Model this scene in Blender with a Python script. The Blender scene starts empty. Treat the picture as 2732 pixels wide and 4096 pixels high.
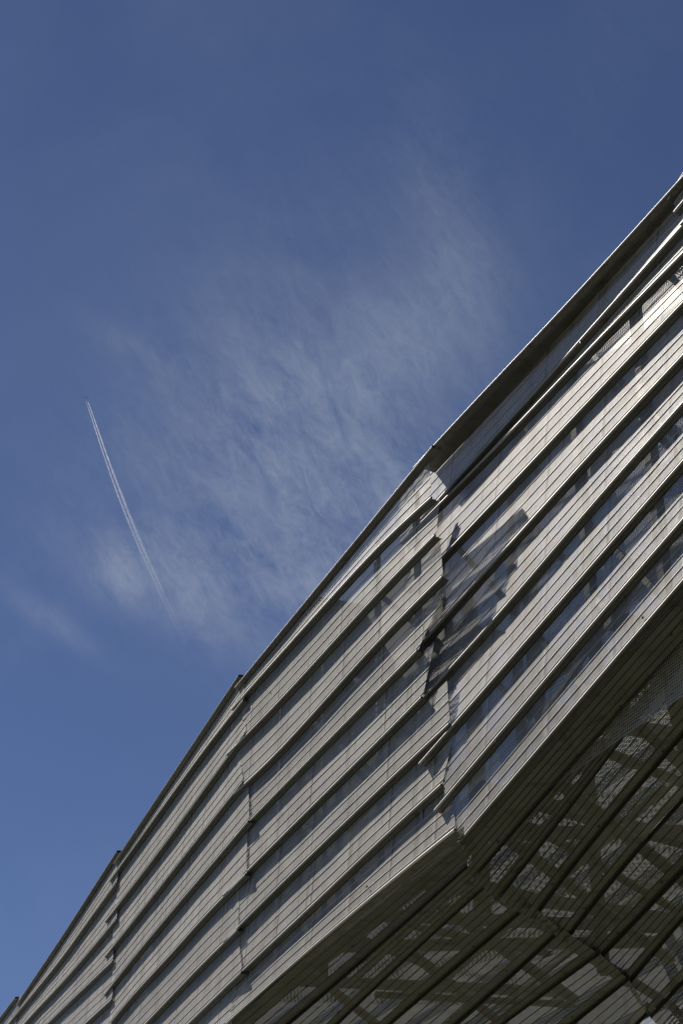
import bpy, bmesh, math, random
from mathutils import Vector, Matrix, noise

random.seed(7)
SC = bpy.context.scene
COL = SC.collection
PI = math.pi
R = math.radians

# ------------------------------------------------------------------ camera
EYE = Vector((0.0, 0.0, 1.6))
PITCH = R(32.2)
FPX, PW, PH = 7219.0, 2732.0, 4096.0
cd = bpy.data.cameras.new('camera')
cd.sensor_fit = 'VERTICAL'
cd.sensor_height = 36.0
cd.lens = 36.0 * FPX / PH
cd.clip_start = 0.1
cd.clip_end = 90000.0
cam = bpy.data.objects.new('camera', cd)
COL.objects.link(cam)
cam.location = EYE
cam.rotation_euler = (R(90) + PITCH, 0, 0)
SC.camera = cam

# ------------------------------------------------------------------ sky
SUN_EL, SUN_AZ = R(50.0), R(-44.0)          # azimuth from +Y towards +X
SKY_STRENGTH, SUN_STRENGTH = 0.0515, 5.0
world = bpy.data.worlds.new('World')
SC.world = world
world.use_nodes = True
NT = world.node_tree


def node(nt, kind, **kw):
    n = nt.nodes.new(kind)
    for k, v in kw.items():
        if k.startswith('i_'):
            n.inputs[int(k[2:])].default_value = v
        else:
            setattr(n, k, v)
    return n


def math_n(nt, op, a, b=None, clamp=False):
    n = nt.nodes.new('ShaderNodeMath')
    n.operation = op
    n.use_clamp = clamp
    for i, x in enumerate((a, b)):
        if x is None:
            continue
        if isinstance(x, (int, float)):
            n.inputs[i].default_value = x
        else:
            nt.links.new(x, n.inputs[i])
    return n.outputs[0]


def ray(u, v):
    x, y = (u - PW / 2) / FPX, -(v - PH / 2) / FPX
    return Vector((x, math.cos(PITCH) - y * math.sin(PITCH), math.sin(PITCH) + y * math.cos(PITCH)))


def build_world():
    nt = NT
    bg = nt.nodes['Background']
    bg.inputs[1].default_value = SKY_STRENGTH
    sky = node(nt, 'ShaderNodeTexSky', sky_type='NISHITA', sun_disc=False)
    sky.sun_elevation = SUN_EL
    sky.sun_rotation = SUN_AZ
    sky.altitude = 2000
    sky.air_density = 0.8
    sky.dust_density = 0.15
    sky.ozone_density = 5.5
    # thin cirrus: wisps of noise on the dome round one direction
    tc = nt.nodes.new('ShaderNodeTexCoord')
    c = ray(1180, 1840).normalized()
    e1 = Vector((c.y, -c.x, 0)).normalized()
    e2 = e1.cross(c).normalized()

    def dot(v):
        n = node(nt, 'ShaderNodeVectorMath', operation='DOT_PRODUCT')
        nt.links.new(tc.outputs['Generated'], n.inputs[0])
        n.inputs[1].default_value = v
        return n.outputs['Value']
    dc = math_n(nt, 'MAXIMUM', dot(c), 0.05)
    qa = math_n(nt, 'DIVIDE', dot(e1), dc)
    qb = math_n(nt, 'DIVIDE', dot(e2), dc)
    comb = node(nt, 'ShaderNodeCombineXYZ')
    nt.links.new(qa, comb.inputs[0])
    nt.links.new(qb, comb.inputs[1])

    def noise_n(scale, rot, sx, sy, detail, dist, off=0.0, rough=0.6):
        mp = node(nt, 'ShaderNodeMapping')
        mp.vector_type = 'TEXTURE'
        mp.inputs['Rotation'].default_value = (0, 0, rot)
        mp.inputs['Scale'].default_value = (1 / sx, 1 / sy, 1)
        mp.inputs['Location'].default_value = (off, off * 0.7, 0)
        nt.links.new(comb.outputs[0], mp.inputs[0])
        n = node(nt, 'ShaderNodeTexNoise')
        n.inputs['Scale'].default_value = scale
        n.inputs['Detail'].default_value = detail
        n.inputs['Roughness'].default_value = rough
        n.inputs['Distortion'].default_value = dist
        nt.links.new(mp.outputs[0], n.inputs['Vector'])
        return n.outputs['Fac']
    # blob masks in (qa, qb) = image px / 7219 about the centre

    def blob(cx, cy, rx, ry, rot):
        # gaussian-like falloff
        ca, sa = math.cos(rot), math.sin(rot)
        dx = math_n(nt, 'SUBTRACT', qa, cx)
        dy = math_n(nt, 'SUBTRACT', qb, cy)
        u = math_n(nt, 'ADD', math_n(nt, 'MULTIPLY', dx, ca / rx), math_n(nt, 'MULTIPLY', dy, sa / rx))
        v = math_n(nt, 'ADD', math_n(nt, 'MULTIPLY', dx, -sa / ry), math_n(nt, 'MULTIPLY', dy, ca / ry))
        r2 = math_n(nt, 'ADD', math_n(nt, 'MULTIPLY', u, u), math_n(nt, 'MULTIPLY', v, v))
        return math_n(nt, 'POWER', 2.718, math_n(nt, 'MULTIPLY', r2, -1.0))

    def px(u, v, ru, rv, rot):
        d = ray(u, v)
        dcc = d.dot(c)
        return blob(d.dot(e1) / dcc, d.dot(e2) / dcc, ru / FPX, rv / FPX, rot)
    m = px(1180, 1850, 600, 560, 0.9)
    for args, k in (((1700, 1300, 380, 220, 0.9), 0.30), ((760, 2290, 400, 170, -0.2), 0.55),
                    ((820, 2480, 160, 100, -0.7), 0.4), ((480, 2290, 90, 140, 0.5), 0.75), ((200, 2480, 220, 50, -0.6), 0.35),
                    ((1800, 900, 130, 420, 0.3), 0.3), ((1650, 2300, 500, 400, 0.8), 0.9),
                    ((550, 1400, 260, 60, -0.5), 0.22)):
        m = math_n(nt, 'ADD', m, math_n(nt, 'MULTIPLY', px(*args), k))
    # the rest of the sky gets faint cirrus at large
    far = noise_n(3.0, 0.4, 1, 1.6, 3, 0.5, 7.3)
    m = math_n(nt, 'ADD', m, math_n(nt, 'MULTIPLY', math_n(nt, 'SUBTRACT', far, 0.5, True), 0.5))
    m = math_n(nt, 'MINIMUM', m, 1.15)
    n1 = noise_n(22, R(-52), 0.4, 1.0, 9, 0.9, 0.0, 0.62)
    n2 = noise_n(9, R(-35), 0.7, 1.0, 6, 1.2, 3.1, 0.6)
    n3 = noise_n(70, R(-60), 0.3, 1.0, 8, 0.8, 1.7, 0.65)
    n4 = noise_n(110, R(-48), 0.55, 1.0, 8, 1.5, 4.7, 0.7)
    def ctr(x, k):
        return math_n(nt, 'MULTIPLY', math_n(nt, 'SUBTRACT', x, 0.5), k)
    fib = math_n(nt, 'ADD', math_n(nt, 'ADD', ctr(n1, 0.9), ctr(n2, 1.5)), ctr(n3, 0.75))
    fib = math_n(nt, 'ADD', fib, ctr(n4, 0.9))
    w = math_n(nt, 'MULTIPLY', m, math_n(nt, 'ADD', 0.55, fib), True)
    w = math_n(nt, 'MULTIPLY', w, 0.60, True)
    # slow unevenness of the clear sky
    haze = noise_n(4.5, 0.2, 1, 1, 5, 0.4, 11.0)
    w = math_n(nt, 'ADD', w, math_n(nt, 'MULTIPLY', math_n(nt, 'SUBTRACT', haze, 0.47, True), 0.22), True)
    mix = node(nt, 'ShaderNodeMix', data_type='RGBA')
    hs = node(nt, 'ShaderNodeHueSaturation')
    hs.inputs['Saturation'].default_value = 0.97
    hs.inputs['Hue'].default_value = 0.506
    nt.links.new(sky.outputs[0], hs.inputs['Color'])
    nt.links.new(w, mix.inputs[0])
    nt.links.new(hs.outputs[0], mix.inputs[6])
    mix.inputs[7].default_value = (4.9, 5.5, 6.7, 1)
    nt.links.new(mix.outputs[2], bg.inputs[0])


build_world()
sd = bpy.data.lights.new('sun', 'SUN')
sd.energy = SUN_STRENGTH
sd.angle = R(0.53)
sd.color = (1.0, 0.94, 0.86)
sun = bpy.data.objects.new('sun', sd)
COL.objects.link(sun)
SUNV = Vector((math.sin(SUN_AZ) * math.cos(SUN_EL), math.cos(SUN_AZ) * math.cos(SUN_EL), math.sin(SUN_EL)))
sun.rotation_euler = SUNV.to_track_quat('Z', 'Y').to_euler()
sun.location = (-30, 30, 60)
vs = SC.view_settings
vs.view_transform = 'Standard'
vs.look = 'None'
vs.exposure = 0.52
vs.gamma = 1.0
vs.use_curve_mapping = False
SC.cycles.transparent_max_bounces = 24
SC.cycles.max_bounces = 8


# ------------------------------------------------------------------ materials
def new_mat(name):
    m = bpy.data.materials.new(name)
    m.use_nodes = True
    nt = m.node_tree
    return m, nt, nt.nodes['Principled BSDF'], nt.nodes['Material Output']


def metal_mat(name, base, metallic=0.55, rough=0.42, hole_pitch=0.0, hole_t=0.7, dirt=0.35, spec_var=0.1,
              moss=0.0, stain=1.0, grain=1.0, spec=0.5, streak=0.0):
    m, nt, bs, out = new_mat(name)
    L = nt.links.new
    geo = node(nt, 'ShaderNodeNewGeometry')
    uv = node(nt, 'ShaderNodeUVMap')
    info = node(nt, 'ShaderNodeObjectInfo')
    sep = node(nt, 'ShaderNodeSeparateXYZ')
    L(uv.outputs[0], sep.inputs[0])

    def nz(src, scale, vec, detail=4, rough_=0.55, dist=0.0):
        mp = node(nt, 'ShaderNodeMapping')
        mp.inputs['Scale'].default_value = vec
        L(src, mp.inputs[0])
        n = node(nt, 'ShaderNodeTexNoise')
        n.inputs['Scale'].default_value = scale
        n.inputs['Detail'].default_value = detail
        n.inputs['Roughness'].default_value = rough_
        n.inputs['Distortion'].default_value = dist
        L(mp.outputs[0], n.inputs['Vector'])
        return n.outputs['Fac']
    pos = geo.outputs['Position']
    spangle = nz(pos, 38, (1, 1, 1), 3)
    cloudy = nz(pos, 1.3, (1, 1, 1), 5)
    runs = nz(pos, 1.0, (3.4, 3.4, 0.12), 5, 0.65)           # rain streaks running down
    fine = nz(pos, 1.0, (16, 16, 0.5), 3, 0.5)
    # value factor
    v = math_n(nt, 'ADD', 0.88, math_n(nt, 'MULTIPLY', spangle, 0.12 * grain))
    v = math_n(nt, 'ADD', v, math_n(nt, 'MULTIPLY', math_n(nt, 'SUBTRACT', cloudy, 0.5), 0.4))
    v = math_n(nt, 'ADD', v, math_n(nt, 'MULTIPLY', math_n(nt, 'SUBTRACT', info.outputs['Random'], 0.5), 0.26))
    col = node(nt, 'ShaderNodeMix', data_type='RGBA', blend_type='MULTIPLY')
    col.inputs[0].default_value = 1.0
    col.inputs[6].default_value = (*base, 1)
    L(v, col.inputs[7])
    # brown streaks
    rs = node(nt, 'ShaderNodeMapRange')
    rs.inputs[1].default_value = 0.53
    rs.inputs[2].default_value = 0.68
    L(runs, rs.inputs[0])
    st = math_n(nt, 'MULTIPLY', rs.outputs[0], 0.75 * stain)
    st = math_n(nt, 'ADD', st, math_n(nt, 'MULTIPLY', math_n(nt, 'SUBTRACT', fine, 0.52, True), 0.8 * stain), True)
    dm = node(nt, 'ShaderNodeMix', data_type='RGBA')
    L(st, dm.inputs[0])
    L(col.outputs[2], dm.inputs[6])
    dm.inputs[7].default_value = (base[0] * 0.55, base[1] * 0.49, base[2] * 0.41, 1)
    last = dm.outputs[2]
    if streak > 0:
        wob = math_n(nt, 'MULTIPLY', math_n(nt, 'SUBTRACT', nz(pos, 1.0, (0.5, 0.5, 1.5), 3), 0.5), 0.10)
        fr = math_n(nt, 'FRACT', math_n(nt, 'DIVIDE', math_n(nt, 'ADD', sep.outputs[0], wob), streak))
        amt = math_n(nt, 'MULTIPLY', math_n(nt, 'SUBTRACT', nz(pos, 1.0, (0.35, 0.35, 0.9), 2), 0.22, True), 2.4)
        for c0, w0, k0, colr in ((0.50, 0.030, 1.5, (base[0] * 0.50, base[1] * 0.42, base[2] * 0.33, 1)),
                                 (0.455, 0.022, 1.0, (base[0] * 1.25, base[1] * 1.3, base[2] * 1.4, 1)),
                                 (0.12, 0.012, 1.1, (base[0] * 0.55, base[1] * 0.47, base[2] * 0.38, 1))):
            dd = math_n(nt, 'ABSOLUTE', math_n(nt, 'SUBTRACT', fr, c0))
            q = math_n(nt, 'SUBTRACT', 1.0, math_n(nt, 'DIVIDE', dd, w0), True)
            q = math_n(nt, 'MULTIPLY', math_n(nt, 'MULTIPLY', q, k0), amt, True)
            sm = node(nt, 'ShaderNodeMix', data_type='RGBA')
            L(q, sm.inputs[0])
            L(last, sm.inputs[6])
            sm.inputs[7].default_value = colr
            last = sm.outputs[2]
    if moss > 0:
        mz = nz(pos, 2.2, (1, 1, 1), 8, 0.7, 0.6)
        mr = node(nt, 'ShaderNodeMapRange')
        mr.inputs[1].default_value = 0.52
        mr.inputs[2].default_value = 0.72
        L(mz, mr.inputs[0])
        mm = node(nt, 'ShaderNodeMix', data_type='RGBA')
        L(math_n(nt, 'MULTIPLY', mr.outputs[0], moss), mm.inputs[0])
        L(last, mm.inputs[6])
        mm.inputs[7].default_value = (0.055, 0.052, 0.035, 1)
        last = mm.outputs[2]
    L(last, bs.inputs['Base Color'])
    bs.inputs['Metallic'].default_value = metallic
    bs.inputs['Specular IOR Level'].default_value = spec
    rr = math_n(nt, 'ADD', rough - spec_var / 2, math_n(nt, 'MULTIPLY', cloudy, spec_var))
    L(rr, bs.inputs['Roughness'])
    bmp = node(nt, 'ShaderNodeBump')
    bmp.inputs['Strength'].default_value = 0.22
    bmp.inputs['Distance'].default_value = 0.01
    dent = nz(uv.outputs[0], 1.0, (0.8, 5.0, 1), 3)
    h = math_n(nt, 'ADD', math_n(nt, 'MULTIPLY', spangle, 0.05 * grain), math_n(nt, 'MULTIPLY', dent, 2.2 * min(1.0, grain)))
    L(h, bmp.inputs['Height'])
    L(bmp.outputs[0], bs.inputs['Normal'])
    if hole_pitch > 0:
        k = 2 * PI / hole_pitch
        cu = math_n(nt, 'COSINE', math_n(nt, 'MULTIPLY', sep.outputs[0], k))
        cv = math_n(nt, 'COSINE', math_n(nt, 'MULTIPLY', sep.outputs[1], k))
        hole = math_n(nt, 'GREATER_THAN', math_n(nt, 'ADD', cu, cv), hole_t)
        tr = node(nt, 'ShaderNodeBsdfTransparent')
        mx = node(nt, 'ShaderNodeMixShader')
        L(hole, mx.inputs[0])
        L(bs.outputs[0], mx.inputs[1])
        L(tr.outputs[0], mx.inputs[2])
        L(mx.outputs[0], out.inputs[0])
    return m


M_SHEET = metal_mat('perforated_zinc', (0.47, 0.45, 0.41), 0.08, 0.52, 0.036, 0.45, spec=0.12, streak=2.1)
M_OPEN = metal_mat('open_perforated_zinc', (0.36, 0.345, 0.32), 0.06, 0.58, 0.036, 0.20, spec=0.12, streak=2.1)
M_MID = metal_mat('half_open_perforated_zinc', (0.46, 0.44, 0.40), 0.08, 0.52, 0.036, 0.36, spec=0.12, streak=2.1)
M_TRIM = metal_mat('zinc_trim', (0.44, 0.42, 0.385), 0.3, 0.5, stain=0.4, grain=0.0)
M_RIB = metal_mat('zinc_rib', (0.42, 0.40, 0.365), 0.3, 0.5, stain=0.5, grain=0.0)
M_FLANGE = metal_mat('shaded_zinc_return', (0.15, 0.145, 0.125), 0.3, 0.5, moss=0.5)  # zinc darkened in colour to deepen the shade under lips, copings and in joints
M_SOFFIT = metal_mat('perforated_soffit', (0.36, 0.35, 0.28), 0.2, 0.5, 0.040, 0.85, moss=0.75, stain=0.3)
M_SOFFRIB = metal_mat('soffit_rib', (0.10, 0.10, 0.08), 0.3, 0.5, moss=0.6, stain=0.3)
M_STEEL = metal_mat('frame_steel', (0.20, 0.205, 0.20), 0.35, 0.5, moss=0.25, stain=0.5)
M_BACK = metal_mat('rear_screen', (0.50, 0.48, 0.44), 0.2, 0.5, 0.058, 0.22)
M_CEIL = metal_mat('ceiling_mesh', (0.46, 0.44, 0.40), 0.2, 0.5, 0.058, -0.35)
M_FARWALL = metal_mat('far_cladding', (0.33, 0.32, 0.295), 0.2, 0.5, 0.10, 0.95)
M_BOLT = metal_mat('bolt_steel', (0.12, 0.12, 0.11), 0.6, 0.4, stain=0.2)
M_WALL = metal_mat('dark_membrane', (0.09, 0.095, 0.10), 0.0, 0.8, stain=0.4)


# ------------------------------------------------------------------ helpers
def empty(name, loc, label=None, cat=None, group=None):
    o = bpy.data.objects.new(name, None)
    COL.objects.link(o)
    o.location = loc
    if label:
        o['label'] = label
    if cat:
        o['category'] = cat
    if group:
        o['group'] = group
    return o


def link(name, me, mat, parent=None, smooth=False):
    if mat:
        me.materials.append(mat)
    if smooth:
        me.polygons.foreach_set('use_smooth', [True] * len(me.polygons))
    o = bpy.data.objects.new(name, me)
    COL.objects.link(o)
    if parent:
        o.parent = parent
        # meshes are written in world coordinates
        off = Vector(parent.get('_o', (0, 0, 0)))
        me.transform(Matrix.Translation(-off))
    return o


def grid_mesh(name, rows, uvs, closed=False):
    """rows: list of lists of Vector, all of equal length"""
    n, m = len(rows), len(rows[0])
    verts = [tuple(p) for r in rows for p in r]
    faces, fuv = [], []
    for i in range(n - 1 + (1 if closed else 0)):
        a, b = i, (i + 1) % n
        for j in range(m - 1):
            idx = (a * m + j, a * m + j + 1, b * m + j + 1, b * m + j)
            faces.append(idx)
            if uvs:
                fuv += [uvs[k] for k in idx]
    me = bpy.data.meshes.new(name)
    me.from_pydata(verts, [], faces)
    if uvs:
        l = me.uv_layers.new(name='UVMap')
        l.data.foreach_set('uv', [c for t in fuv for c in t])
    else:
        me.uv_layers.new(name='UVMap')
    return me


def box_between(name, a, b, w, h, up, mat, parent, cap=True):
    """rectangular bar from a to b"""
    d = (b - a).normalized()
    s = d.cross(up).normalized()
    t = s.cross(d).normalized()
    bm = bmesh.new()
    vs_ = []
    for p in (a, b):
        for (i, j) in ((-1, -1), (1, -1), (1, 1), (-1, 1)):
            vs_.append(bm.verts.new(p + s * (w / 2 * i) + t * (h / 2 * j)))
    for k in range(4):
        bm.faces.new((vs_[k], vs_[(k + 1) % 4], vs_[4 + (k + 1) % 4], vs_[4 + k]))
    bm.faces.new(vs_[3::-1])
    bm.faces.new(vs_[4:])
    bmesh.ops.recalc_face_normals(bm, faces=bm.faces)
    me = bpy.data.meshes.new(name)
    bm.to_mesh(me)
    bm.free()
    me.uv_layers.new(name='UVMap')
    return link(name, me, mat, parent)


def channel_between(name, a, b, w, h, up, mat, parent, th=0.02):
    """an I section from a to b: web and two flanges in one mesh"""
    d = (b - a).normalized()
    s = d.cross(up).normalized()
    t = s.cross(d).normalized()
    prof = [(-w / 2, -h / 2), (w / 2, -h / 2), (w / 2, -h / 2 + th), (th / 2, -h / 2 + th), (th / 2, h / 2 - th), (w / 2, h / 2 - th),
            (w / 2, h / 2), (-w / 2, h / 2), (-w / 2, h / 2 - th), (-th / 2, h / 2 - th), (-th / 2, -h / 2 + th), (-w / 2, -h / 2 + th)]
    bm = bmesh.new()
    r0 = [bm.verts.new(a + s * x + t * y) for x, y in prof]
    r1 = [bm.verts.new(b + s * x + t * y) for x, y in prof]
    n = len(prof)
    for k in range(n):
        bm.faces.new((r0[k], r0[(k + 1) % n], r1[(k + 1) % n], r1[k]))
    bm.faces.new(r0[::-1])
    bm.faces.new(r1)
    bmesh.ops.recalc_face_normals(bm, faces=bm.faces)
    me = bpy.data.meshes.new(name)
    bm.to_mesh(me)
    bm.free()
    me.uv_layers.new(name='UVMap')
    return link(name, me, mat, parent)


def resample(pts, n):
    ds = [0]
    for a, b in zip(pts, pts[1:]):
        ds.append(ds[-1] + (b - a).length)
    out = []
    for i in range(n):
        t = ds[-1] * i / (n - 1)
        for k in range(len(ds) - 1):
            if t <= ds[k + 1] + 1e-9:
                f = (t - ds[k]) / max(1e-9, ds[k + 1] - ds[k])
                out.append(pts[k].lerp(pts[k + 1], min(1, max(0, f))))
                break
        else:
            out.append(pts[-1].copy())
    return out


class Plane:
    """a real plane of the building; pixels of the survey photo are projected on to it once"""

    def __init__(self, p0, n, along):
        self.p0, self.n, self.a = p0, n.normalized(), along.normalized()   # n points out, to the open side

    def at(self, u, v):
        d = ray(u, v)
        return EYE + d * ((self.p0 - EYE).dot(self.n) / d.dot(self.n))

    def s(self, p):
        return (p - self.p0).dot(self.a)


def curve_fn(plane, pix):
    """lip line as function of distance along the wall: returns f(s)->Vector, smin, smax"""
    pts = [plane.at(u, v) for u, v in pix]
    ss = [plane.s(p) for p in pts]
    if ss[0] > ss[-1]:
        pts.reverse()
        ss.reverse()
    # smooth (least-squares quadratic of offset from chord) to avoid kinks

    def f(s):
        if s <= ss[0]:
            k = 0
        elif s >= ss[-1]:
            k = len(ss) - 2
        else:
            k = 0
            while k < len(ss) - 2 and s > ss[k + 1]:
                k += 1
        t = (s - ss[k]) / (ss[k + 1] - ss[k])
        return pts[k] + (pts[k + 1] - pts[k]) * t
    smooth = []
    n = 40
    s0, s1 = ss[0], ss[-1]
    raw = [f(s0 + (s1 - s0) * i / n) for i in range(n + 1)]
    for _ in range(60):
        raw = [raw[0]] + [(raw[i - 1] + raw[i] * 2 + raw[i + 1]) / 4 for i in range(1, n)] + [raw[-1]]

    def g(s):
        t = (s - s0) / (s1 - s0) * n
        if t <= 0:
            return raw[0] + (raw[2] - raw[0]) * (t / 2)
        if t >= n:
            return raw[n] + (raw[n] - raw[n - 2]) * ((t - n) / 2)
        k = min(n - 1, int(t))
        return raw[k].lerp(raw[k + 1], t - k)
    return g, s0, s1


def tube_along(name, pts, r, mat, parent, seg=8, smooth=True, cap=True):
    n = len(pts)
    rows = [[] for _ in range(seg)]
    for i, p in enumerate(pts):
        d = (pts[min(n - 1, i + 1)] - pts[max(0, i - 1)]).normalized()
        s = d.cross(Vector((0, 0, 1))).normalized()
        t = s.cross(d)
        rr = r[i] if isinstance(r, list) else r
        for k in range(seg):
            a = 2 * PI * k / seg
            rows[k].append(p + s * (math.cos(a) * rr) + t * (math.sin(a) * rr))
    rows_uv = None
    me = grid_mesh(name, rows, rows_uv, closed=True)
    return link(name, me, mat, parent, smooth)


# ------------------------------------------------------------------ ground
def build_ground():
    m, nt, bs, out = new_mat('meadow_and_paving')
    geo = node(nt, 'ShaderNodeNewGeometry')
    n = node(nt, 'ShaderNodeTexNoise')
    n.inputs['Scale'].default_value = 0.05
    n.inputs['Detail'].default_value = 8
    nt.links.new(geo.outputs['Position'], n.inputs['Vector'])
    cr = node(nt, 'ShaderNodeValToRGB')
    cr.color_ramp.elements[0].position = 0.4
    cr.color_ramp.elements[0].color = (0.030, 0.036, 0.015, 1)
    cr.color_ramp.elements[1].position = 0.6
    cr.color_ramp.elements[1].color = (0.055, 0.052, 0.036, 1)
    nt.links.new(n.outputs['Fac'], cr.inputs[0])
    nt.links.new(cr.outputs[0], bs.inputs['Base Color'])
    bs.inputs['Roughness'].default_value = 0.95
    N = 40
    rows, uvs = [], []
    for i in range(N + 1):
        row = []
        for j in range(N + 1):
            x, y = (i / N - 0.5) * 2, (j / N - 0.5) * 2
            X, Y = math.copysign(abs(x) ** 2.5, x) * 30000, math.copysign(abs(y) ** 2.5, y) * 30000
            row.append(Vector((X, Y, 0)))
        rows.append(row)
    me = grid_mesh('ground', rows, None)
    o = link('ground', me, m)
    o['kind'] = 'structure'


build_ground()

# ------------------------------------------------------------------ the building: survey
Z12 = 14.0
C3 = EYE + ray(1837, 3371) * ((Z12 - EYE.z) / ray(1837, 3371).z)     # corner of facade and underside


class Warped(Plane):
    """a wall that leans: offset from its plane grows with height and along its length"""

    def __init__(self, pl, w):
        self.p0, self.n, self.a, self.w = pl.p0, pl.n, pl.a, w

    def at(self, u, v):
        d = ray(u, v)
        o = 0.0
        for _ in range(8):
            p = EYE + d * (((self.p0 - EYE).dot(self.n) + o) / d.dot(self.n))
            o = self.w((p - self.p0).dot(self.a), p.z)
        return p


def clamp01(x):
    return max(0.0, min(1.0, x))


def wall_plane(p0, deg):
    a = R(deg)
    return Plane(p0, Vector((-math.cos(a), -math.sin(a), 0)), Vector((math.sin(a), -math.cos(a), 0)))   # along: towards the near end


W3 = wall_plane(C3, 22.7)
W4 = wall_plane(C3, 26.0)
P2 = W3.at(930, 3400)
W3 = Warped(W3, lambda s, z: 0.42 * clamp01((z - 16.3) / 6.5) * clamp01(1 + s / 12.0))
W4F = W4
W4 = Warped(W4, lambda s, z: -0.72 * clamp01((z - 16.0) / 6.0) * clamp01(1 - s / 9.0))
W2 = wall_plane(P2, 19.5)
P1 = W2.at(445, 3700)
W1 = wall_plane(P1, 19.0)
P0 = W1.at(66, 4020)
W0 = wall_plane(P0, 18.0)
P4 = W4.at(2679, 777)
W5 = wall_plane(P4 + Vector((0.0, 0, 0)), 29.0)

building = empty('metal_clad_building', (C3.x, C3.y, 0),
                 'grey ribbed and perforated metal clad building rising to the right against the blue sky', 'building')
building['_o'] = (C3.x, C3.y, 0.0)


def facade(plane, lips, edges, depth, right_s, left_s=None, ribs=(0.10, 0.31, 0.53, 0.75), overhang=0.35, top_depth=None,
           redges=None, D0=None, seedv=0, sheetmat=None, stn=44):
    """lips: list of pixel polylines, top to bottom.  edges[i]: ((u,v) top-left, (u,v) bottom-left) of the sheet
    between lips i and i+1.  One cladding panel per band, with its lip, return and ribs."""
    fns = [curve_fn(plane, l) for l in lips]
    n = plane.n
    for i in range(len(lips) - 1):
        up, lo = fns[i][0], fns[i + 1][0]
        s_lip0 = fns[i + 1][1]
        e = edges[i]
        if e is None:
            sa = sb = s_lip0 + 0.12
        else:
            sa, sb = plane.s(plane.at(*e[0])), plane.s(plane.at(*e[1]))
        if left_s is not None:
            sa = sb = left_s
            s_lip0 = left_s
        s1a = s1b = right_s
        if redges is not None and redges[i] is not None:
            s1a, s1b = plane.s(plane.at(*redges[i][0])), plane.s(plane.at(*redges[i][1]))
        s1 = s1b
        D = D0 if (D0 and i == 0) else depth
        amp = 0.012
        prof = [0.0]
        ff = [0.0, 0.05, 0.12, 0.2, 0.3, 0.4, 0.5, 0.6, 0.7, 0.8, 0.9, 1.0]
        rows, uvs = [[] for _ in ff], []

        def surf(f, s, i=i, up=up, lo=lo, D=D):
            L, U = lo(s), up(s)
            p = L.lerp(U, f)
            w = noise.noise(Vector((s * 0.45, f * 1.2 + i * 7.1 + seedv, 0.3))) * amp * math.sin(PI * min(1, f * 1.0))
            return p - n * (D * f + 0.006 + w) - Vector((0, 0, 0.012 * f))
        for r, f in enumerate(ff):
            for k in range(stn):
                sl = sb + (sa - sb) * f
                sr = s1b + (s1a - s1b) * f
                s = sl + (sr - sl) * k / (stn - 1)
                p = surf(f, s)
                rows[r].append(p)
                H = (up(s) - lo(s)).length
                uvs.append((s, f * max(0.3, H)))
        me = grid_mesh('cladding_panel', rows, uvs)
        # gauge of the sheet: a second skin just behind, so that the sheet has an edge
        pan = link('cladding_panel', me, sheetmat or M_SHEET, building)
        # ribs
        for f0 in ribs:
            hgt, wid = 0.012, 0.012
            pts = []
            sl = sb + (sa - sb) * f0 + random.uniform(-0.02, 0.03)
            m = stn
            rrows = [[], [], [], [], []]
            for k in range(m):
                s = sl + (s1b + (s1a - s1b) * f0 - sl) * k / (m - 1)
                c = surf(f0, s)
                c2 = surf(f0 + 0.02, s)
                vdir = (c2 - c).normalized()
                rrows[0].append(c - vdir * wid * 0.9 - n * 0.002)
                rrows[1].append(c - vdir * wid * 0.45 + n * hgt)
                rrows[2].append(c + n * (hgt * 1.15))
                rrows[3].append(c + vdir * wid * 0.45 + n * hgt)
                rrows[4].append(c + vdir * wid * 0.9 - n * 0.002)
            rb = link('rib', grid_mesh('rib', rrows, None), M_RIB, building, True)
            rb.parent = pan
        # lip: rolled edge
        pts = []
        for k in range(stn):
            s = s_lip0 + (s1 - s_lip0) * k / (stn - 1)
            pts.append(lo(s) + n * 0.012)
        lp = tube_along('rolled_edge', pts, 0.027, M_TRIM, building)
        lp.parent = pan
        # return flange: drops a little and runs back to the next sheet
        fr = [[], [], [], [], [], []]
        for k in range(stn):
            s = s_lip0 + (s1 - s_lip0) * k / (stn - 1)
            L = lo(s)
            dn = Vector((0, 0, -1))
            tp = 1.0
            fr[0].append(L + dn * 0.012)
            fr[1].append(L + dn * 0.030 - n * 0.012)
            fr[2].append(L + dn * 0.024 - n * 0.035)
            fr[3].append(L + dn * 0.030 - n * D * 0.62 * tp)
            fr[4].append(L + dn * 0.042 - n * D * 0.70 * tp)
            fr[5].append(L + dn * 0.034 - n * (D * 1.12) * tp)
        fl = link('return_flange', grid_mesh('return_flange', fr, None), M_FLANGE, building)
        fl.parent = pan
    return fns


def ext(l, u0=None, u1=None):
    """extend a pixel polyline straight on to column u0 and/or u1"""
    l = list(l)
    if u0 is not None and l[0][0] > u0:
        (a, b), (c, d) = l[0], l[1]
        l.insert(0, (u0, b - (a - u0) * (d - b) / (c - a)))
    if u1 is not None and l[-1][0] < u1:
        (a, b), (c, d) = l[-2], l[-1]
        l.append((u1, d + (u1 - c) * (d - b) / (c - a)))
    return l


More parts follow.
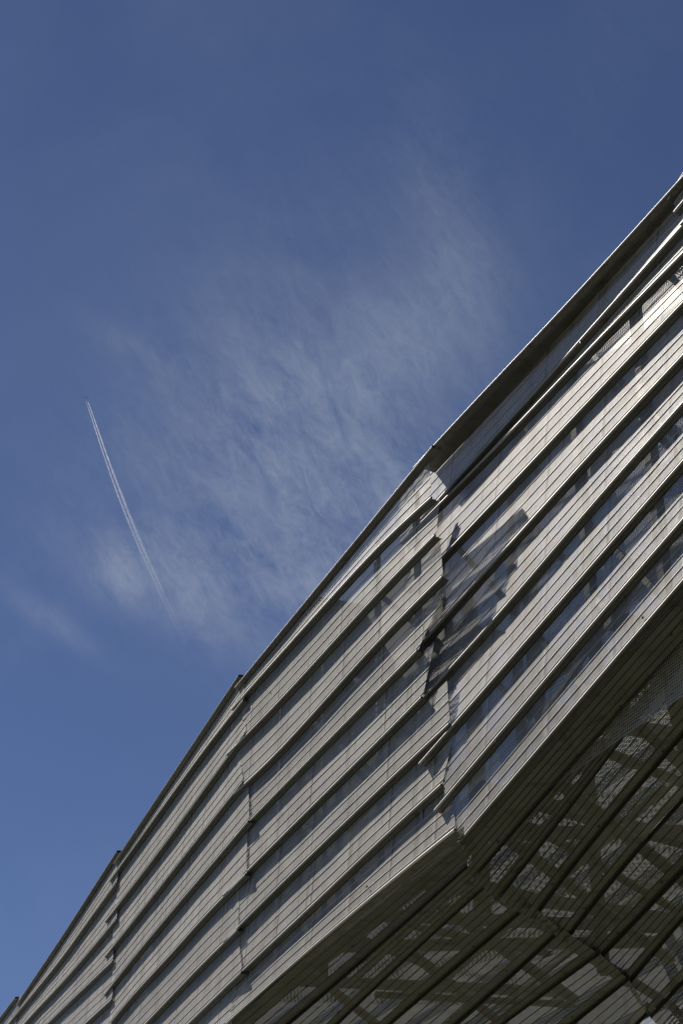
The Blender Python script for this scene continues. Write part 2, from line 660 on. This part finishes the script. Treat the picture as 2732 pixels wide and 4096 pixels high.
# lip lines, left to right, px of the 2732 x 4096 photograph
R4 = [(1660, 1874), (1971, 1535), (2164, 1342), (2435, 1048), (2679, 777)]
L4 = [R4,
      [(1778, 1976), (1983, 1750), (2332, 1352), (2732, 905)],
      [(1690, 2089), (2029, 1750), (2332, 1423), (2732, 1017)],
      [(1732, 2272), (1797, 2203), (2200, 1779), (2332, 1630), (2732, 1216)],
      [(1665, 2605), (1753, 2500), (1843, 2391), (2200, 2012), (2332, 1847), (2732, 1426)],
      [(1690, 2799), (1765, 2718), (1967, 2500), (2200, 2226), (2332, 2059), (2732, 1617)],
      [(1680, 3057), (1807, 2915), (2167, 2500), (2332, 2307), (2557, 2050), (2732, 1850)],
      [(1742, 3243), (1791, 3185), (2200, 2705), (2332, 2541), (2732, 2083)],
      [(1837, 3371), (2200, 2948), (2454, 2647), (2732, 2328)]]
E4 = [((1672, 1900), (1765, 1992)), None, ((1708, 2098), (1748, 2160)), ((1760, 2290), (1755, 2350)), ((1700, 2632), (1762, 2722)),
      ((1735, 2835), (1805, 2928)), ((1700, 3070), (1786, 3192)), ((1772, 3250), (1840, 3369))]
L3 = [[(942, 2751), (1312, 2300), (1559, 2000), (1661, 1873), (1732, 1786)],
      [(928, 2839), (1095, 2650), (1600, 2090), (1719, 1999)],
      [(909, 3020), (1080, 2851), (1250, 2665), (1600, 2278), (1740, 2144)],
      [(938, 3175), (1072, 3061), (1250, 2862), (1600, 2470), (1768, 2311)],
      [(942, 3346), (1131, 3150), (1600, 2674), (1663, 2611)],
      [(896, 3582), (962, 3515), (1250, 3227), (1600, 2883), (1677, 2802)],
      [(898, 3767), (1062, 3600), (1250, 3418), (1600, 3082), (1791, 2904)],
      [(897, 3958), (944, 3910), (1250, 3625), (1600, 3289), (1757, 3149)],
      [(906, 4096), (1250, 3789), (1715, 3400), (1809, 3329)]]
E3 = [((948, 2765), (965, 2830)), ((952, 2872), (972, 2950)), ((925, 3045), (962, 3150)), ((962, 3200), (985, 3308)), ((958, 3372), (975, 3500)),
      ((924, 3600), (942, 3720)), ((924, 3779), (957, 3898)), ((915, 3962), (914, 4080))]
L2 = [[(456, 3455), (941, 2725)],
      [(441, 3525), (850, 2956), (944, 2841)],
      [(423, 3688), (682, 3352), (850, 3114), (919, 3021)],
      [(422, 3828), (500, 3731), (750, 3412), (850, 3283), (952, 3155)],
      [(419, 3981), (500, 3875), (750, 3574), (850, 3460), (942, 3349)],
      [(446, 4091), (500, 4018), (750, 3750), (850, 3627), (901, 3584)],
      [(425, 4262), (850, 3816), (901, 3770)],
      [(425, 4420), (850, 4003), (898, 3957)],
      [(425, 4560), (850, 4185), (898, 4142)]]
E2 = [((462, 3465), (462, 3500)), ((454, 3529), (462, 3640)), ((437, 3690), (449, 3786)), ((440, 3830), (447, 3912)), ((432, 3985), (436, 4090)),
      None, None, None]
L1 = [[(66, 4020), (284, 3696), (350, 3590), (456, 3425)],
      [(35, 4096), (207, 3887), (287, 3788), (350, 3689), (452, 3552)],
      [(40, 4170), (92, 4096), (198, 3989), (312, 3865), (437, 3713)],
      [(20, 4262), (191, 4096), (287, 4002), (437, 3859)],
      [(20, 4395), (338, 4098), (429, 4016)],
      [(20, 4530), (429, 4175)], [(20, 4665), (429, 4335)], [(20, 4800), (429, 4490)]]
L0 = [[(-260, 4400), (0, 4073), (62, 3990)], [(-260, 4560), (0, 4215), (62, 4135)], [(-260, 4710), (62, 4285)], [(-260, 4850), (62, 4440)],
      [(-260, 4990), (62, 4590)]]

for L in L4:
    L[-1:] = ext(L[-2:], None, 3150)[1:]
S4_END = W4.s(W4.at(3050, 500))
B3 = [((1700, 1925), (1728, 1990)), ((1738, 2005), (1742, 2140)), ((1735, 2155), (1772, 2307)), ((1780, 2330), (1672, 2604)),
      ((1720, 2640), (1690, 2793)), ((1765, 2740), (1800, 2900)), ((1800, 2940), (1768, 3145)), ((1785, 3180), (1822, 3322))]
sJ = W4.s(W4.at(1700, 2100)) - 1.2
for L in L4[1:4]:
    L[:1] = ext(L[:2], 1640)[:2] if L[0][0] > 1640 else L[:1]
L4[0] = ext(L4[0], 1560)
E4[0] = ((1560, 1990), (1600, 2160))
E4[4] = ((1660, 2640), (1690, 2795))
E4[5] = ((1700, 2835), (1780, 2925))
E4[1] = ((1600, 2160), (1600, 2190))
E4[2] = ((1600, 2180), (1620, 2390))
E4[3] = ((1620, 2400), (1640, 2630))
facade(W4, L4, E4, 0.12, S4_END, seedv=1, stn=64, D0=0.20, sheetmat=M_OPEN)
facade(W3, L3, E3, 0.13, 0, seedv=20, stn=64, redges=B3, sheetmat=M_MID)


def shift(e, d, dflt):
    return [dflt if q is None else ((q[0][0] + d, q[0][1]), (q[1][0] + d, q[1][1])) for q in e]


facade(W2, L2, E2, 0.13, W2.s(P2) + 0.05, seedv=40, stn=48, redges=shift(E3, 10, None))
facade(W1, L1, [None] * 8, 0.13, W1.s(P1) + 0.12, seedv=60, redges=shift(E2, 6, None)[:7] + [None])
facade(W0, L0, [None] * 4, 0.13, W0.s(P0) + 0.05, seedv=80)


# coping along the roof line of each length of wall
def coping(plane, pix, s_end, dep=0.22, out=0.0):
    f, s0, s1 = curve_fn(plane, pix)
    s1 = s_end if s_end is not None else s1
    n = plane.n
    stn = 30
    rows = [[] for _ in range(9)]
    for k in range(stn):
        s = s0 + (s1 - s0) * k / (stn - 1)
        p = f(s)
        up = Vector((0, 0, 1))
        sec = [(-dep, 0.03), (-0.15, 0.05), (0.0, 0.035), (0.012, 0.015), (0.012, -0.01), (0.0, -0.03), (-0.03, -0.03), (-0.10, -0.045), (-0.16, -0.04)]
        for r, (a, b) in enumerate(sec):
            rows[r].append(p + n * (a + out if r > 1 else a) + up * b)
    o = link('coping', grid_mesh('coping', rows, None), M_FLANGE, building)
    pts = [f(s0 + (s1 - s0) * k / (stn - 1)) + n * (0.012 + out) for k in range(stn)]
    t = tube_along('rolled_edge', pts, 0.018, M_TRIM, building)
    t.parent = o
    return o


W4C = Warped(W4F, lambda s, z: 0.45 * W4.w(s, z))
coping(W4C, R4, None, 0.50, 0.03)
coping(W3, L3[0], None)
coping(W2, L2[0], W2.s(P2) + 0.05)
coping(W1, L1[0], W1.s(P1) + 0.12)
coping(W0, L0[0], None)

# return of the wall beyond the last joint, folded up at the upper right corner
L5 = [[(2672, 800), (2732, 700), (3000, 270)], [(2700, 850), (2732, 812), (3000, 480)], [(2726, 900), (3000, 600)]]
for L in L5:
    pass
facade(W5, L5, [((2676, 795), (2702, 845)), None], 0.10, W5.s(W5.at(2980, 300)), seedv=99, ribs=(0.3, 0.7))
coping(W5, L5[0], None)

# ------------------------------------------------------------------ underside
CS = EYE + ray(2600, 4078) * ((Z12 - EYE.z) / ray(2600, 4078).z)      # far end of the seam between the two soffits
H4 = W4.at(2732, 2328)
H3 = W3.at(906, 4096)


def face_plane(a, b, c, along):
    n = (b - a).cross(c - a).normalized()
    if n.z > 0:
        n = -n
    return Plane(a, n, along)


S4 = face_plane(C3, H4, CS, (H4 - C3))
S3 = face_plane(C3, H3, CS, (C3 - H3))

T4 = [[(1838, 3374), (2200, 2952), (2454, 2651), (2732, 2332)],
      [(1894, 3510), (2120, 3250), (2166, 3188), (2732, 2570)],
      [(1984, 3604), (2166, 3369), (2276, 3250), (2448, 2993), (2732, 2648)],
      [(2129, 3678), (2166, 3615), (2460, 3250), (2732, 2935)],
      [(2256, 3766), (2527, 3416), (2689, 3250), (2732, 3200)],
      [(2390, 3842), (2732, 3481)],
      [(2505, 3943), (2732, 3672)],
      [(2599, 4069), (2732, 3925)],
      [(2690, 4170), (2800, 4050)]]
T3 = [[(906, 4100), (1250, 3793), (1715, 3404), (1830, 3322)],
      [(1150, 4096), (1600, 3716), (1849, 3481)],
      [(1345, 4096), (1600, 3846), (1918, 3564)],
      [(1600, 4059), (2095, 3633)],
      [(1824, 4096), (2166, 3802), (2227, 3732)],
      [(2008, 4096), (2166, 3977), (2372, 3828)],
      [(2285, 4096), (2494, 3929)],
      [(2545, 4096), (2581, 4059)]]
for L in T4:
    L[-1:] = ext(L[-2:], None, 3150)[1:]
for L in T3:
    L[:1] = ext(L[:2], L[0][0] - 700, None)[:1]


def soffit(plane, lines, depth, seedv, ribs=(0.22, 0.42, 0.62, 0.82), extra_left=0.0, extra_right=0.0, left=None, right=None):
    """line i is the inner (near) edge of band i; bands step up by the depth at each line"""
    n = plane.n
    pl = []
    for l in lines:
        f, s0, s1 = curve_fn(plane, l)
        pl.append((f, s0, s1))
    stn = 40
    for i in range(len(lines) - 1):
        fa, a0, a1 = pl[i]
        fb, b0, b1 = pl[i + 1]
        a0 -= extra_left
        b0 -= extra_left
        a1 += extra_right
        b1 += extra_right
        ff = [0, 0.1, 0.22, 0.35, 0.5, 0.65, 0.8, 0.9, 1.0]
        rows = [[] for _ in ff]
        uvs = []

        def surf(f, t, i=i):
            A, B = fa(a0 + (a1 - a0) * t), fb(b0 + (b1 - b0) * t)
            w = noise.noise(Vector((t * 6 + i * 3.3, f * 1.5, seedv))) * 0.012
            return A.lerp(B, 0.06 + 0.88 * f) - n * (0.03 * (1 - f) + w)
        for r, f in enumerate(ff):
            for k in range(stn):
                t = k / (stn - 1)
                p = surf(f, t)
                rows[r].append(p)
                A, B = fa(a0), fb(b0)
                q = p - plane.p0
                uvs.append((q.dot(plane.a), q.dot(plane.n.cross(plane.a))))
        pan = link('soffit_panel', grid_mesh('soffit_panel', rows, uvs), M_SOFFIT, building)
        for f0 in ribs:
            rr = [[], [], [], []]
            for k in range(stn):
                t = k / (stn - 1)
                c = surf(f0, t)
                v = (surf(f0 + 0.02, t) - c).normalized()
                rr[0].append(c - v * 0.013 - n * 0.002)
                rr[1].append(c - v * 0.008 + n * 0.012)
                rr[2].append(c + v * 0.008 + n * 0.012)
                rr[3].append(c + v * 0.013 - n * 0.002)
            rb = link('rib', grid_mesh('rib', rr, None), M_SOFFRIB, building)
            rb.parent = pan
        # deep open joint at the far edge of the band
        st = [[], [], [], [], [], []]
        pts = []
        for k in range(stn):
            t = k / (stn - 1)
            A, B = fa(a0 + (a1 - a0) * t), fb(b0 + (b1 - b0) * t)
            v = B - A
            wd = v * 0.055
            st[0].append(B - wd + n * 0.010)
            st[1].append(B - wd * 0.9 - n * depth)
            st[2].append(B - n * (depth * 1.2))
            st[3].append(B + wd * 0.9 - n * depth)
            st[4].append(B + wd * 0.95 + n * 0.004)
            st[5].append(B + wd * 1.15 + n * 0.004)
            pts.append(B - wd + n * 0.012)
        fl = link('step_flange', grid_mesh('step_flange', st, None), M_FLANGE, building)
        fl.parent = pan
        bd = tube_along('rolled_edge', pts, 0.012, M_SOFFRIB, building, 6)
        bd.parent = pan
    return pl


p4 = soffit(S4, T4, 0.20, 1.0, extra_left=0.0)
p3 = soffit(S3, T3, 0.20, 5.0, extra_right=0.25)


# ------------------------------------------------------------------ steel frame behind the skins
def wall_post(plane, u, v0, v1, back, w, mat=M_STEEL):
    a = plane.at(u, v0)
    s = plane.s(a)
    zb, zt = min(v0, v1), max(v0, v1)
    base = plane.p0 + plane.a * s
    A = Vector((base.x, base.y, zb)) - plane.n * back
    return A


TOPZ = 22.7


def post(plane, u, v, back, w, zb=14.3, zt=TOPZ):
    p = plane.at(u, v)
    if plane is W4:
        zb = C3.z + max(0.0, plane.s(p)) * 0.235 + 0.75
    p = p - plane.n * back
    return channel_between('frame_post', Vector((p.x, p.y, zb)), Vector((p.x, p.y, zt)), w, w, plane.n, M_STEEL, building)


def brace(plane, p, q, back, w=0.12):
    a, b = plane.at(*p) - plane.n * back, plane.at(*q) - plane.n * back
    return box_between('diagonal_brace', a, b, w, 0.06, plane.n, M_STEEL, building)


for u, v, b, w in ((1985, 2300, 0.75, 0.22), (1872, 2300, 1.05, 0.16), (2235, 2200, 0.62, 0.18), (2520, 2000, 0.55, 0.18), (2800, 1800, 0.50, 0.18),
                   (2900, 1800, 0.85, 0.16)):
    post(W4, u, v, b, w)
for u, v, b, w in ((1460, 2700, 0.32, 0.12), (1245, 2900, 0.32, 0.12), (1075, 3100, 0.32, 0.12), (960, 3300, 0.45, 0.16),
                   (1620, 2500, 0.32, 0.12)):
    post(W3, u, v, b, w)
for u, v in ((740, 3400), (885, 3300), (620, 3500), (500, 3700)):
    post(W2, u, v, 0.25, 0.12)
for u, v in ((395, 3800), (285, 3900), (180, 4020), (90, 4100)):
    post(W1, u, v, 0.3, 0.12)
for p, q in (((1880, 1890), (2340, 2450)), ((1700, 2130), (2240, 2750)), ((2020, 1830), (2700, 2540)), ((2330, 1500), (2790, 2010)),
             ((1730, 2560), (2110, 2950)), ((1930, 2420), (2500, 1700)), ((2230, 1350), (2900, 2030)), ((2160, 2900), (2760, 2240)),
             ((1880, 3080), (2420, 2300)), ((2560, 1060), (3000, 1500))):
    brace(W4, p, q, 0.62)
for p, q in (((1180, 2560), (1560, 2900)), ((1040, 2760), (1640, 3290)), ((1380, 2320), (1680, 2570)), ((980, 3150), (1420, 3560)),
             ((960, 3500), (1180, 3760)), ((1300, 3300), (1640, 2950)), ((1060, 3560), (1260, 3260))):
    brace(W3, p, q, 0.55)


def soffit_bar(plane, p, q, off, w, h=0.1, name='purlin'):
    a, b = plane.at(*p) - plane.n * off, plane.at(*q) - plane.n * off
    return box_between(name, a, b, w, h, plane.n, M_STEEL, building)


for p, q, w in (((2020, 3376), (2700, 3880), 0.22), ((1960, 3290), (2069, 3413), 0.2), ((2140, 3080), (2800, 3600), 0.24), ((2480, 2860), (2850, 3190), 0.22),
                ((2300, 2990), (2850, 3215), 0.17), ((1960, 3270), (2140, 3350), 0.16), ((2150, 3350), (2760, 3700), 0.14),
                ((2330, 3830), (2850, 4150), 0.2), ((2700, 2640), (2860, 3400), 0.5), ((1880, 3560), (2450, 3700), 0.14)):
    soffit_bar(S4, p, q, 0.22, w)
for p, q, w in (((1740, 3650), (2300, 4040), 0.26), ((1560, 3790), (2040, 4160), 0.22), ((1200, 3900), (1560, 4180), 0.2), ((1880, 3560), (2520, 3980), 0.16),
                ((1600, 3740), (2200, 3860), 0.16), ((1500, 4020), (2300, 4060), 0.2), ((1440, 3800), (1700, 3900), 0.16)):
    soffit_bar(S3, p, q, 0.24, w)
for (a, b) in ((C3, H4 + (H4 - C3) * 0.6), (C3, H3 + (H3 - C3) * 0.3)):
    a1, b1 = a + Vector((0.62, 0.26, 0.42)), b + Vector((0.62, 0.26, 0.42))
    box_between('edge_beam', a1, b1, 0.45, 0.12, Vector((0, 0, 1)), M_STEEL, building)
# inner posts standing on the bottom chord, seen through the underside
for (u, v, w) in ((1935, 3750, 0.30), (2420, 3950, 0.25), (1290, 4000, 0.2)):
    p = S3.at(u, v)
    q = p + Vector((0, 0, 8))
    channel_between('inner_post', p + Vector((0, 0, 0.3)), q, w, w, Vector((0.4, 1, 0)), M_STEEL, building)
# truss above the underside
rnd = random.Random(11)
O = C3 + Vector((0, 0, 1.4))
inn = Vector((math.cos(R(23)), math.sin(R(23)), 0))
aln = Vector((math.sin(R(23)), -math.cos(R(23)), 0))
for k in range(10):
    s = -13 + k * 2.5
    a = O + aln * s + inn * 0.7
    b = O + aln * (s + rnd.uniform(-2.5, 2.5)) + inn * 9.5 + Vector((0, 0, rnd.uniform(-0.2, 1.6)))
    if s > 0:
        a.z += s * 0.24
        b.z += s * 0.24
    box_between('truss_member', a, b, 0.30, 0.20, Vector((0, 0, 1)), M_STEEL, building)
for k in range(4):
    a = O + aln * -14 + inn * (1.6 + k * 2.2) + Vector((0, 0, 0.5))
    b = O + aln * 10 + inn * (1.9 + k * 2.2) + Vector((0, 0, 2.9))
    box_between('truss_member', a, b, 0.14, 0.14, Vector((0, 0, 1)), M_STEEL, building)


# rear screens: the second perforated skin
def quad_screen(name, a, b, c, d, mat, nu=30, nv=12, amp=0.05, ribs=0):
    rows, uvs = [], []
    U, V = (b - a).normalized(), (d - a).normalized()
    nn = U.cross(V).normalized()
    for i in range(nu + 1):
        row = []
        for j in range(nv + 1):
            p = a.lerp(b, i / nu).lerp(d.lerp(c, i / nu), j / nv)
            p = p + nn * (noise.noise(p * 0.5) * amp)
            row.append(p)
            uvs.append(((p - a).dot(U), (p - a).dot(V)))
        rows.append(row)
    o = link(name, grid_mesh(name, rows, uvs), mat, building)
    return o


def off(p, i, z):
    return p + inn * i + Vector((0, 0, z))


lo3, hi3 = H3 + aln * -3, C3 + aln * 0
E4p = C3 + (H4 - C3) * 1.6
# far side of the building, sunlit on its inner face, seen through the holes
f0, f1 = off(H3 + aln * -30, 9.0, 0), off(E4p + aln * 4, 9.0, 0)
for k in range(9):
    z0, z1 = 13.6 + k * 1.05, 14.72 + k * 1.05
    quad_screen('far_cladding_band', Vector((f0.x, f0.y, z0)), Vector((f1.x, f1.y, z0)), Vector((f1.x, f1.y, z1)) + inn * 0.12,
                Vector((f0.x, f0.y, z1)) + inn * 0.12, M_FARWALL, 40, 3, 0.03)
# inner ceiling screens, a second perforated skin above the underside
quad_screen('ceiling_screen', off(lo3, 1.2, 1.5), off(C3, 1.2, 1.5), off(C3, 8.6, 2.3), off(lo3, 8.6, 2.3), M_CEIL)
quad_screen('ceiling_screen', off(C3, 1.2, 1.55), off(E4p, 1.2, 1.55), off(E4p, 8.6, 2.4), off(C3, 8.6, 2.4), M_CEIL)
# screen behind the upper facade
for (a, b) in ((C3 + aln * -2.5, C3), (C3, E4p)):
    a0, b0 = off(a, 0.95, 0), off(b, 0.95, 0)
    quad_screen('rear_screen', Vector((a0.x, a0.y, 14.6)), Vector((b0.x, b0.y, 14.6)), Vector((b0.x, b0.y, 22.6)), Vector((a0.x, a0.y, 22.6)), M_BACK)
# solid inner wall behind the left part
w0 = W0.at(-260, 4400)
pp = [w0, P0, P1, P2, C3 + aln * -2.5]
for a, b in zip(pp, pp[1:]):
    a0, b0 = off(a, 1.1, 0), off(b, 1.1, 0)
    box_between('inner_wall', Vector((a0.x, a0.y, 18.85)), Vector((b0.x, b0.y, 18.85)), 0.15, 8.3, Vector((0, 0, 1)), M_WALL, building)


# flat roof over the closed part
def roof(a, b, z0, z1, w):
    A, B = off(a, 0.14, 0), off(b, 0.14, 0)
    A.z, B.z = z0, z1
    box_between('roof_deck', A + inn * (w / 2), B + inn * (w / 2), w, 0.12, Vector((0, 0, 1)), M_WALL, building)


for (pl, l) in ((W0, L0[0]), (W1, L1[0]), (W2, L2[0]), (W3, L3[0])):
    f, s0, s1 = curve_fn(pl, l)
    if pl is W3:
        s1 -= 7.0
    a, b = f(s0), f(s1)
    roof(a, b, a.z - 0.12, b.z - 0.12, 5.0)


# open screen roof over the right part
f, s0, s1 = curve_fn(W4, L4[0])
a, b = f(s0 + 1.0), f(s1 + 1.5)
a, b = off(a, 0.42, -0.10), off(b, 0.42, -0.10)
quad_screen('roof_screen', a, b, b + inn * 3.2, a + inn * 3.2, M_BACK)


# bolts with washers where the posts meet the panels
def bolt_mesh(n, r=0.03):
    bm = bmesh.new()
    q = n.to_track_quat('Z', 'Y').to_matrix().to_4x4()
    bmesh.ops.create_cone(bm, cap_ends=True, segments=10, radius1=r, radius2=r * 0.9, depth=0.01, matrix=q)
    bmesh.ops.create_cone(bm, cap_ends=True, segments=6, radius1=r * 0.5, radius2=r * 0.45, depth=0.04, matrix=q)
    me = bpy.data.meshes.new('bolt')
    bm.to_mesh(me)
    bm.free()
    me.uv_layers.new(name='UVMap')
    me.materials.append(M_BOLT)
    return me


def bolts(plane, pts):
    me = bolt_mesh(plane.n)
    for u, v in pts:
        o = bpy.data.objects.new('bolt', me)
        COL.objects.link(o)
        o.parent = building
        o.location = plane.at(u, v) + plane.n * 0.012 - Vector(building['_o'])


bolts(W4, [(2572, 2470), (2325, 1370), (2150, 1370), (1988, 2965)])
bolts(W3, [(1470, 3547), (1066, 2750)])
bolts(S4, [(1992, 3365), (2087, 3435), (2209, 3535), (2341, 3633), (2470, 3732), (2596, 3826), (2395, 3305), (2520, 3420), (2648, 3527), (2685, 2537), (2481, 2826), (2651, 3003)])
bolts(S3, [(1409, 3785), (1226, 3945), (1541, 3880), (1352, 4050), (1893, 3785), (2026, 3882), (1676, 3976), (1805, 4068), (2287, 4068), (2156, 3976)])


# ------------------------------------------------------------------ aeroplane and its trail
def sky_point(u, v, alt=10500.0):
    d = ray(u, v)
    return EYE + d * ((alt - EYE.z) / d.z)


A0 = sky_point(342.5, 1589)
A1 = sky_point(372, 1690)
head = (A0 - A1)
head.z = 0
head.normalize()
side = head.cross(Vector((0, 0, 1))).normalized()
M_AIR, ant, abs_, aout = new_mat('airliner_paint')
abs_.inputs['Base Color'].default_value = (0.9, 0.9, 0.9, 1)
abs_.inputs['Roughness'].default_value = 0.35
plane_o = empty('aeroplane', A0, 'tiny white twin engine jet airliner flying at the top end of its vapour trail', 'aeroplane')
plane_o['_o'] = tuple(A0)


def loft(name, secs, mat, parent, seg=16):
    """secs: (along, side, up, ry, rz)"""
    rows = [[] for _ in range(seg)]
    for (x, y, z, ry, rz) in secs:
        for k in range(seg):
            a = 2 * PI * k / seg
            rows[k].append(A0 + head * x + side * (y + math.cos(a) * ry) + Vector((0, 0, z + math.sin(a) * rz)))
    return link(name, grid_mesh(name, rows, None, closed=True), mat, parent, True)


def wing(name, pts, th, mat, parent):
    bm = bmesh.new()
    top = [bm.verts.new(A0 + head * x + side * y + Vector((0, 0, z + th / 2))) for x, y, z in pts]
    bot = [bm.verts.new(A0 + head * x + side * y + Vector((0, 0, z - th / 2))) for x, y, z in pts]
    n = len(pts)
    bm.faces.new(top)
    bm.faces.new(bot[::-1])
    for k in range(n):
        bm.faces.new((top[k], bot[k], bot[(k + 1) % n], top[(k + 1) % n]))
    bmesh.ops.recalc_face_normals(bm, faces=bm.faces)
    me = bpy.data.meshes.new(name)
    bm.to_mesh(me)
    bm.free()
    return link(name, me, mat, parent)


LN = 30
loft('fuselage', [(LN, 0, 0, 0.1, 0.1), (LN - 1.5, 0, 0, 1.4, 1.4), (LN - 4, 0, 0, 2.4, 2.4), (LN - 8, 0, 0, 2.9, 2.9), (-16, 0, 0, 2.9, 2.9), (-24, 0, 0.8, 2.0, 1.9),
                  (-30, 0, 1.5, 0.8, 0.7), (-31, 0, 1.6, 0.1, 0.1)], M_AIR, plane_o)
for sgn in (-1, 1):
    wing('wing', [(8, 2 * sgn, -1), (-8, 29 * sgn, 1), (-11, 29 * sgn, 1), (-4, 9 * sgn, -0.6), (-5, 2 * sgn, -1)], 0.9, M_AIR, plane_o)
    wing('tailplane', [(-21, 1 * sgn, 1.5), (-28, 10 * sgn, 2), (-30, 10 * sgn, 2), (-27, 1 * sgn, 1.5)], 0.5, M_AIR, plane_o)
    loft('engine', [(7.5, 9.5 * sgn, -2.8, 1.5, 1.5), (5, 9.5 * sgn, -2.8, 1.9, 1.9), (1, 9.5 * sgn, -2.8, 1.2, 1.2)], M_AIR, plane_o, 12)
fin = bmesh.new()
fv = [(-19, 2), (-27, 11), (-30, 11), (-29, 2)]
ra = [fin.verts.new(A0 + head * x + side * 0.25 + Vector((0, 0, z))) for x, z in fv]
rb_ = [fin.verts.new(A0 + head * x - side * 0.25 + Vector((0, 0, z))) for x, z in fv]
fin.faces.new(ra)
fin.faces.new(rb_[::-1])
for k in range(4):
    fin.faces.new((ra[k], rb_[k], rb_[(k + 1) % 4], ra[(k + 1) % 4]))
bmesh.ops.recalc_face_normals(fin, faces=fin.faces)
me = bpy.data.meshes.new('tail_fin')
fin.to_mesh(me)
fin.free()
link('tail_fin', me, M_AIR, plane_o)


def contrail():
    m, nt, bs, out = new_mat('ice_vapour')
    L = nt.links.new
    uv = node(nt, 'ShaderNodeUVMap')
    sep = node(nt, 'ShaderNodeSeparateXYZ')
    L(uv.outputs[0], sep.inputs[0])
    geo = node(nt, 'ShaderNodeNewGeometry')
    nz = node(nt, 'ShaderNodeTexNoise')
    nz.inputs['Scale'].default_value = 0.035
    nz.inputs['Detail'].default_value = 6
    nz.inputs['Roughness'].default_value = 0.7
    L(geo.outputs['Position'], nz.inputs['Vector'])
    lw = node(nt, 'ShaderNodeLayerWeight')
    lw.inputs['Blend'].default_value = 0.5
    thick = math_n(nt, 'SUBTRACT', 1.0, lw.outputs['Facing'])
    thick = math_n(nt, 'POWER', thick, 1.4)
    cr = node(nt, 'ShaderNodeValToRGB')
    els = cr.color_ramp.elements
    els[0].position, els[0].color = 0.0, (0.0, 0, 0, 1)
    els[1].position, els[1].color = 1.0, (0.0, 0, 0, 1)
    for p, v in ((0.01, 0.7), (0.06, 0.8), (0.25, 0.46), (0.45, 0.26), (0.62, 0.15), (0.80, 0.06)):
        e = els.new(p)
        e.color = (v, v, v, 1)
    L(sep.outputs[0], cr.inputs[0])
    gr = node(nt, 'ShaderNodeMapRange')
    gr.inputs[1].default_value = 0.36
    gr.inputs[2].default_value = 0.62
    L(nz.outputs['Fac'], gr.inputs[0])
    a = math_n(nt, 'MULTIPLY', cr.outputs[0], thick)
    a = math_n(nt, 'MULTIPLY', a, math_n(nt, 'ADD', 0.25, gr.outputs[0]), True)
    df = node(nt, 'ShaderNodeBsdfDiffuse')
    df.inputs[0].default_value = (0.85, 0.86, 0.9, 1)
    tl = node(nt, 'ShaderNodeBsdfTranslucent')
    tl.inputs[0].default_value = (0.85, 0.86, 0.9, 1)
    ad = node(nt, 'ShaderNodeMixShader')
    ad.inputs[0].default_value = 0.5
    L(df.outputs[0], ad.inputs[1])
    L(tl.outputs[0], ad.inputs[2])
    tr = node(nt, 'ShaderNodeBsdfTransparent')
    mx = node(nt, 'ShaderNodeMixShader')
    L(a, mx.inputs[0])
    L(tr.outputs[0], mx.inputs[1])
    L(ad.outputs[0], mx.inputs[2])
    L(mx.outputs[0], out.inputs[0])
    root = empty('vapour_trail', A0, 'long thin white vapour trail slanting down the blue sky from the jet', 'vapour trail')
    root['_o'] = tuple(A0)
    pix = [(347, 1602), (379, 1692), (423, 1832), (467, 1950), (514, 2072), (562, 2190), (606, 2286), (652, 2385), (700, 2484), (752, 2600)]
    base = resample([sky_point(*p) for p in pix], 260)
    for _ in range(900):
        base = [base[0]] + [(base[i - 1] + base[i] * 2 + base[i + 1]) / 4 for i in range(1, len(base) - 1)] + [base[-1]]
    for j, sgn in enumerate((-1, 1)):
        n = len(base)
        seg = 10
        rows = [[] for _ in range(seg)]
        uvs = []
        for i, p in enumerate(base):
            t = i / (n - 1)
            d = (base[min(n - 1, i + 1)] - base[max(0, i - 1)]).normalized()
            s = d.cross(Vector((0, 0, 1))).normalized()
            w = 4.5 + 13 * min(1, t * 2.2) + 14 * t
            if j == 0:
                w *= 0.7
            c = p + s * (sgn * (9 + 11 * min(1, t * 3.0)))
            for k in range(seg):
                a = 2 * PI * k / seg
                rr = w * (0.85 + 0.5 * noise.noise(Vector((i * 0.55, k * 0.7, j * 9.0))))
                rows[k].append(c + s * (math.cos(a) * rr) + Vector((0, 0, math.sin(a) * rr * 0.8)))
        for k in range(seg):
            for i in range(n):
                uvs.append((i / (n - 1), k / seg))
        link('vapour_streak', grid_mesh('vapour_streak', rows, uvs, closed=True), m, root, True)


contrail()
for o in list(SC.objects):
    if '_o' in o:
        del o['_o']
